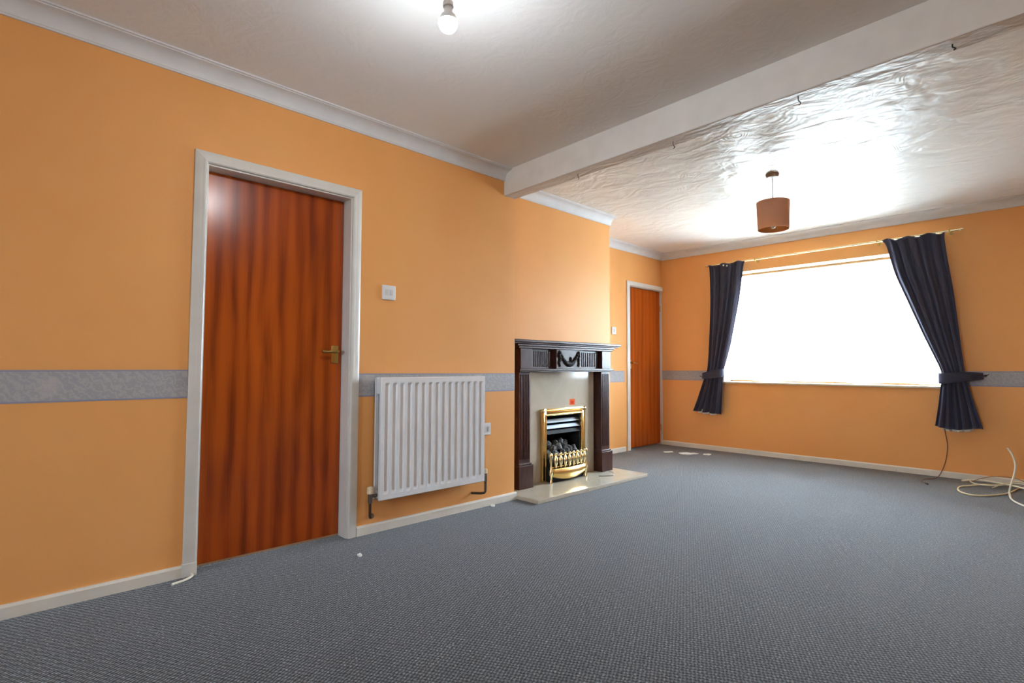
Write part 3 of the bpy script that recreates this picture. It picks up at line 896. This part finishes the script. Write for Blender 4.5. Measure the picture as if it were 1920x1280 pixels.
for z, xo in ((0.520, -0.188), (0.470, -0.182), (0.425, -0.176)):
    b = MB()
    b.prism([[(xo - 0.012, y, z + 0.022), (xo - 0.009, y, z + 0.024), (xo + 0.014, y, z - 0.004), (xo + 0.011, y, z - 0.007)] for y in (3.440, 3.890)])
    b.build('louvre', M_STEEL if z > 0.45 else M_BLACK, gf)
coal_me = []
for k in range(3):
    t = bmesh.new(); bmesh.ops.create_icosphere(t, subdivisions=2, radius=0.034)
    for q in t.verts: q.co *= 1 + random.uniform(-0.22, 0.22); q.co.z *= 0.8
    me = bpy.data.meshes.new('coal'); t.to_mesh(me); t.free(); me.materials.append(M_COAL); coal_me.append(me)
for k in range(17):
    row = k // 6
    y = 3.475 + (k % 6) * 0.073 + random.uniform(-0.012, 0.012)
    z = 0.235 + row * 0.034 + random.uniform(-0.01, 0.015) + (0.02 if 0 < k % 6 < 4 else 0)
    x = -0.150 - row * 0.045
    o = bpy.data.objects.new('coal', coal_me[k % 3]); COL.objects.link(o); o.parent = gf
    o.location = Vector((x, y, z)) - gf.location
    o.rotation_euler = (random.uniform(0, 6), random.uniform(0, 6), random.uniform(0, 6))
b = MB(); b.box(-0.26, -0.115, 3.44, 3.89, 0.15, 0.215); b.build('coal_bed', M_BLACK, gf)
# fret standing on the hearth
XT = -0.075
fret = MB()
fret.cyl((XT - 0.005, 3.405, 0.252), (XT - 0.005, 3.850, 0.252), 0.007, n=10)
fret.cyl((XT - 0.005, 3.405, 0.158), (XT - 0.005, 3.850, 0.158), 0.007, n=10)
fo = fret.build('fret_rail', M_BRASS, gf, smooth=40)
barm = None
for k in range(8):
    y = 3.440 + k * 0.0535
    if barm is None:
        b = MB()
        b.lathe((0, 0, 0), [(0.0, -0.055), (0.008, -0.052), (0.011, -0.035), (0.018, -0.012), (0.020, 0.008), (0.016, 0.028), (0.008, 0.042), (0.006, 0.048), (0.011, 0.053), (0.013, 0.062), (0.009, 0.070), (0, 0.073)], 12)
        o = b.build('fret_bar', M_BRASSP, None, smooth=60, base=False); barm = o.data
        o.parent = gf
    else:
        o = bpy.data.objects.new('fret_bar', barm); COL.objects.link(o); o.parent = gf
    o.location = Vector((XT + 0.008 + 0.016 * math.sin(PI * (k + 0.5) / 8), y, 0.208)) - gf.location
for y in (3.392, 3.852):
    b = MB()
    b.lathe((XT, y, HT), [(0.0, 0.0), (0.013, 0.0), (0.014, 0.012), (0.009, 0.024), (0.010, 0.060), (0.016, 0.080), (0.017, 0.100), (0.010, 0.118), (0.009, 0.165), (0.013, 0.185), (0.010, 0.205), (0.016, 0.222), (0.016, 0.236), (0.008, 0.250), (0.0, 0.254)], 14)
    b.build('fret_post', M_BRASSP, gf, smooth=60)
b = MB()
def apron(u, v):
    y = 3.405 + u * 0.435
    top = 0.150
    q = abs(u * 2 - 1)
    bot = 0.052 + 0.040 * (1 - q ** 1.6) * 0.15 + (0.030 if q > 0.86 else 0.0) * 0 + 0.030 * max(0, math.cos((u - 0.5) * PI * 2.0)) * 0.0 + 0.022 * q * q
    bot = 0.050 + 0.034 * (q ** 2)
    x = XT + 0.004 + 0.020 * math.sin(PI * u) + 0.014 * math.sin(PI * (1 - v))
    return (x, y, bot + (top - bot) * v)
b.grid(24, 8, apron)
b.build('ash_cover', M_BRASS, gf, smooth=180, solid=0.004)
b = MB(); b.box(-0.150, XT - 0.012, 3.41, 3.84, 0.035, 0.150); b.build('ash_box', M_BLACK, gf)

# warning sticker on the marble
st = MB(); y0, z0 = 3.760, 0.655
st.box(XB + 0.0212, XB + 0.0220, y0, y0 + 0.072, z0, z0 + 0.052)
st.mi = 1; st.box(XB + 0.0216, XB + 0.0223, y0 + 0.018, y0 + 0.054, z0 + 0.010, z0 + 0.034)
tag(st.build('warning_sticker', [M_ORANGE, M_REDINK]), 'small orange sticker on the marble above the gas fire', 'sticker')

# loose wire loop on the hearth
b = MB(); b.tube(bez([(0.010, 3.93, HT + 0.003), (0.055, 3.985, HT + 0.003), (0.080, 4.050, HT + 0.004), (0.045, 4.098, HT + 0.016), (0.004, 4.085, HT + 0.022)], 6), 0.003, 6)
tag(b.build('wire_loop', M_CHROME, smooth=60), 'thin bent wire lying on the marble hearth', 'wire')

# ------------------------------------------------------------------ pendants
BX, BY, BZ = 1.400, 1.170, 2.240
pb = thing('pendant_bulb', (BX, BY, ZC), 'bare glowing white bulb hanging from the near ceiling', 'light bulb')
MB().lathe((BX, BY, ZC), [(0.0, -0.030), (0.020, -0.030), (0.040, -0.022), (0.044, 0.0), (0.0, 0.0)], 20).build('ceiling_rose', M_PLAST, pb, smooth=40)
MB().cyl((BX, BY, ZC - 0.028), (BX, BY, BZ + 0.130), 0.004, n=8).build('cord', M_CORD, pb, smooth=60)
MB().lathe((BX, BY, BZ), [(0.0, 0.135), (0.008, 0.134), (0.012, 0.118), (0.0125, 0.080), (0.019, 0.078), (0.0195, 0.062), (0.014, 0.060), (0.0, 0.060)], 18).build('lamp_holder', M_PLASTG, pb, smooth=40)
MB().lathe((BX, BY, BZ), [(0.0, 0.062), (0.0135, 0.061), (0.0145, 0.046), (0.018, 0.036), (0.0, 0.036)], 18).build('bulb_base', M_PLAST, pb, smooth=40)
prof = [(0.0, 0.0065), (0.0342, 0.0065)]
for k in range(1, 15):
    a = k / 14 * (PI / 2 + 0.12) + PI / 2 - 0.12
    prof.append((0.0345 * math.sin(a), 0.036 * math.cos(a) + 0.002))
prof[-1] = (0.0, prof[-1][1])
MB().lathe((BX, BY, BZ), [(0.0, 0.038), (0.017, 0.038), (0.026, 0.029), (0.0325, 0.016), (0.0346, 0.007), (0.0, 0.007)], 24).build('added_bulb_collar', M_PLAST, pb, smooth=40)  # opaque collar added to hold the bulb's light off the ceiling above
MB().lathe((BX, BY, BZ), prof, 24).build('bulb', M_LIT, pb, smooth=60)

LX, LYY = 1.400, 4.27
pl = thing('pendant_lamp', (LX, LYY, ZC), 'brown drum lampshade hanging on a thin cord before the window', 'ceiling lamp')
MB().lathe((LX, LYY, ZC), [(0.0, -0.032), (0.018, -0.032), (0.040, -0.026), (0.047, -0.010), (0.048, 0.0), (0.0, 0.0)], 24).build('ceiling_rose', M_ROSE2, pl, smooth=40)
MB().cyl((LX, LYY, ZC - 0.030), (LX, LYY, 2.175), 0.0035, n=8).build('cord', M_CORD, pl, smooth=60)
ZS0, ZS1 = 2.043, 2.255
sh = MB().lathe((LX, LYY, 0), [(0.1085, ZS0), (0.1165, ZS1), (0.1150, ZS1), (0.1070, ZS0), (0.1085, ZS0)], 48).build('shade', M_SHADE, pl, smooth=40)
MB().lathe((LX, LYY, 0), [(0.1066, ZS0 + 0.002), (0.1146, ZS1 - 0.002), (0.1142, ZS1 - 0.002), (0.1062, ZS0 + 0.002), (0.1066, ZS0 + 0.002)], 48).build('shade_lining', M_SHADEIN, sh, smooth=40)
fr = MB()
for k in range(3):
    a = k * 2 * PI / 3 + 0.5
    fr.cyl((LX + 0.016 * math.cos(a), LYY + 0.016 * math.sin(a), 2.150), (LX + 0.113 * math.cos(a), LYY + 0.113 * math.sin(a), 2.247), 0.002, n=6)
fr.build('shade_ring', M_PLAST, pl)
MB().lathe((LX, LYY, 2.12), [(0.0, 0.062), (0.010, 0.060), (0.016, 0.040), (0.017, 0.0), (0.0, 0.0)], 16).build('lamp_holder', M_PLAST, pl, smooth=40)
MB().lathe((LX, LYY, 2.050), [(0.0, 0.0), (0.012, 0.003), (0.020, 0.016), (0.020, 0.030), (0.014, 0.050), (0.012, 0.072), (0, 0.072)], 16).build('bulb', M_BULBOFF, pl, smooth=60)

# hooks left in the underside of the beam
for x, dy, lab in ((0.693, 0.05, 'small bent hook under the beam nearest the fireplace'), (1.400, 0.06, 'small hook under the beam second from the fireplace'), (2.080, 0.04, 'small hook under the beam third from the fireplace'), (2.655, 0.05, 'dark bent hook under the beam farthest from the fireplace')):
    y = 2.775 - 0.040 * x + dy
    b = MB(); z = 2.281
    q = 0.6 if x > 2.5 else 1.0
    b.tube(bez([(x, y, z + 0.002), (x, y, z - 0.018 * q), (x + 0.006, y, z - 0.028 * q), (x + 0.010, y, z - 0.036 * q), (x + 0.004, y - 0.004, z - 0.044 * q)], 4), 0.0028, 6)
    tag(b.build('ceiling_hook', M_DARK if x > 2.5 else M_CHROME, smooth=60), lab, 'hook', 'hooks left under the beam')

# ------------------------------------------------------------------ cables and scraps
def cable(name, pts, r, mat, label, cat='cable', group=None):
    b = MB(); b.tube(bez(pts, 8), r, 7)
    return tag(b.build(name, mat, smooth=70), label, cat, group)
ca = thing('aerial_cable', (2.1, 6.2, 0), 'thin brown cable hanging below the wide curtain to the floor', 'cable')
b = MB(); b.tube(bez([(2.120, 6.325, 0.60), (2.126, 6.315, 0.438), (2.143, 6.305, 0.30), (2.132, 6.300, 0.18), (2.105, 6.280, 0.075), (2.072, 6.190, 0.008), (2.010, 6.080, 0.005), (1.995, 5.960, 0.005), (2.045, 5.850, 0.006)], 8), 0.0035, 7)
b.build('sheath', M_BROWNC, ca, smooth=70)
b = MB(); b.tube([(2.043, 5.853, 0.007), (2.058, 5.822, 0.009), (2.064, 5.808, 0.009)], 0.007, 10); b.build('plug', M_DARK, ca, smooth=50)

GC = 'cables heaped on the carpet by the window wall'
cable('coaxial_cable', [(2.960, 6.180, 0.007), (2.800, 6.240, 0.007), (2.645, 6.226, 0.010), (2.572, 5.878, 0.007), (2.506, 5.711, 0.007), (2.428, 5.594, 0.007), (2.362, 5.576, 0.007), (2.300, 5.642, 0.007), (2.271, 5.750, 0.007), (2.272, 5.896, 0.007), (2.315, 5.986, 0.007), (2.400, 6.152, 0.007), (2.566, 6.300, 0.007)], 0.0065, M_COAXY, 'yellowed cable making the widest loop on the carpet', 'cable', GC)
cable('coaxial_cable', [(2.255, 6.130, 0.020), (2.346, 6.170, 0.036), (2.445, 6.130, 0.040), (2.546, 6.080, 0.040), (2.647, 6.020, 0.036), (2.744, 5.970, 0.022), (2.863, 5.940, 0.010)], 0.0075, M_COAX, 'straight cream cable lying across the heap of cables', 'cable', GC)
cable('coaxial_cable', [(2.278, 6.278, 0.022), (2.309, 6.149, 0.022), (2.342, 6.061, 0.022), (2.393, 6.025, 0.022), (2.465, 6.057, 0.022), (2.524, 6.164, 0.022), (2.588, 6.300, 0.022), (2.663, 6.300, 0.022)], 0.0055, M_COAX, 'short cream cable curving behind the widest loop', 'cable', GC)
cable('coaxial_cable', [(2.578, 5.800, 0.372), (2.604, 5.800, 0.325), (2.622, 5.790, 0.245), (2.612, 5.770, 0.165), (2.592, 5.740, 0.085)] + [(2.586, 5.721, 0.030), (2.609, 5.571, 0.010), (2.680, 5.412, 0.007), (2.792, 5.320, 0.007)], 0.007, M_COAX, 'cream cable with one end standing up from the heap', 'cable', GC)
cable('thin_wire', [(2.30, 6.10, 0.006), (2.36, 6.14, 0.045), (2.47, 6.16, 0.085), (2.60, 6.15, 0.088), (2.70, 6.12, 0.050), (2.78, 6.08, 0.008)], 0.003, M_TANC, 'thin brown wire arching behind the cream cables', 'cable', GC)
cable('thin_wire', [(2.46, 6.02, 0.006), (2.53, 6.06, 0.045), (2.62, 6.06, 0.075), (2.74, 6.00, 0.060), (2.88, 5.92, 0.008)], 0.004, M_COAXY, 'thin tan wire looped over the heap by the skirting', 'cable', GC)
cable('cable_offcut', [(0.012, 0.742, 0.008), (0.045, 0.735, 0.008), (0.070, 0.700, 0.006), (0.088, 0.645, 0.006)], 0.006, M_COAX, 'short cream cable end poking out beside the near door frame', 'cable')

def scrap(pts, z, label, h=0.004):
    b = MB()
    b.prism([[(x, y, z) for x, y in pts], [(x + random.uniform(-0.003, 0.003), y + random.uniform(-0.003, 0.003), z + h + random.uniform(0, 0.004)) for x, y in pts]])
    tag(b.build('scrap', M_PAPER), label, 'scrap', 'white scraps on the carpet')
scrap([(0.326, 1.459), (0.313, 1.463), (0.302, 1.461), (0.304, 1.453), (0.304, 1.444), (0.313, 1.439), (0.324, 1.441), (0.333, 1.444), (0.329, 1.451)], 0.0, 'tiny white scrap on the carpet in front of the radiator', 0.006)
scrap([(0.045, 2.657), (0.036, 2.664), (0.024, 2.66), (0.017, 2.649), (0.018, 2.644), (0.029, 2.631), (0.047, 2.62), (0.06, 2.626), (0.057, 2.644)], 0.0, 'tiny white scrap by the skirting left of the hearth', 0.006)
scrap([(-0.344, 5.831), (-0.355, 5.859), (-0.371, 5.845), (-0.396, 5.818), (-0.41, 5.793), (-0.426, 5.775), (-0.414, 5.756), (-0.406, 5.739), (-0.387, 5.735), (-0.361, 5.756), (-0.346, 5.796), (-0.33, 5.828)], 0.0, 'pale torn strip on the carpet nearest the far door', 0.005)
scrap([(-0.076, 5.949), (-0.12, 5.946), (-0.137, 5.953), (-0.161, 5.909), (-0.207, 5.919), (-0.222, 5.87), (-0.25, 5.81), (-0.223, 5.79), (-0.206, 5.763), (-0.166, 5.773), (-0.139, 5.776), (-0.107, 5.806), (-0.1, 5.865), (-0.072, 5.905)], 0.0, 'pale torn strip on the carpet, middle of the three by the end wall', 0.005)
scrap([(0.05, 6.0), (0.035, 6.021), (0.012, 6.011), (-0.006, 5.99), (-0.031, 5.974), (-0.01, 5.935), (-0.0, 5.902), (0.026, 5.92), (0.057, 5.921), (0.058, 5.969)], 0.0, 'pale torn strip on the carpet, nearest the window curtain', 0.005)
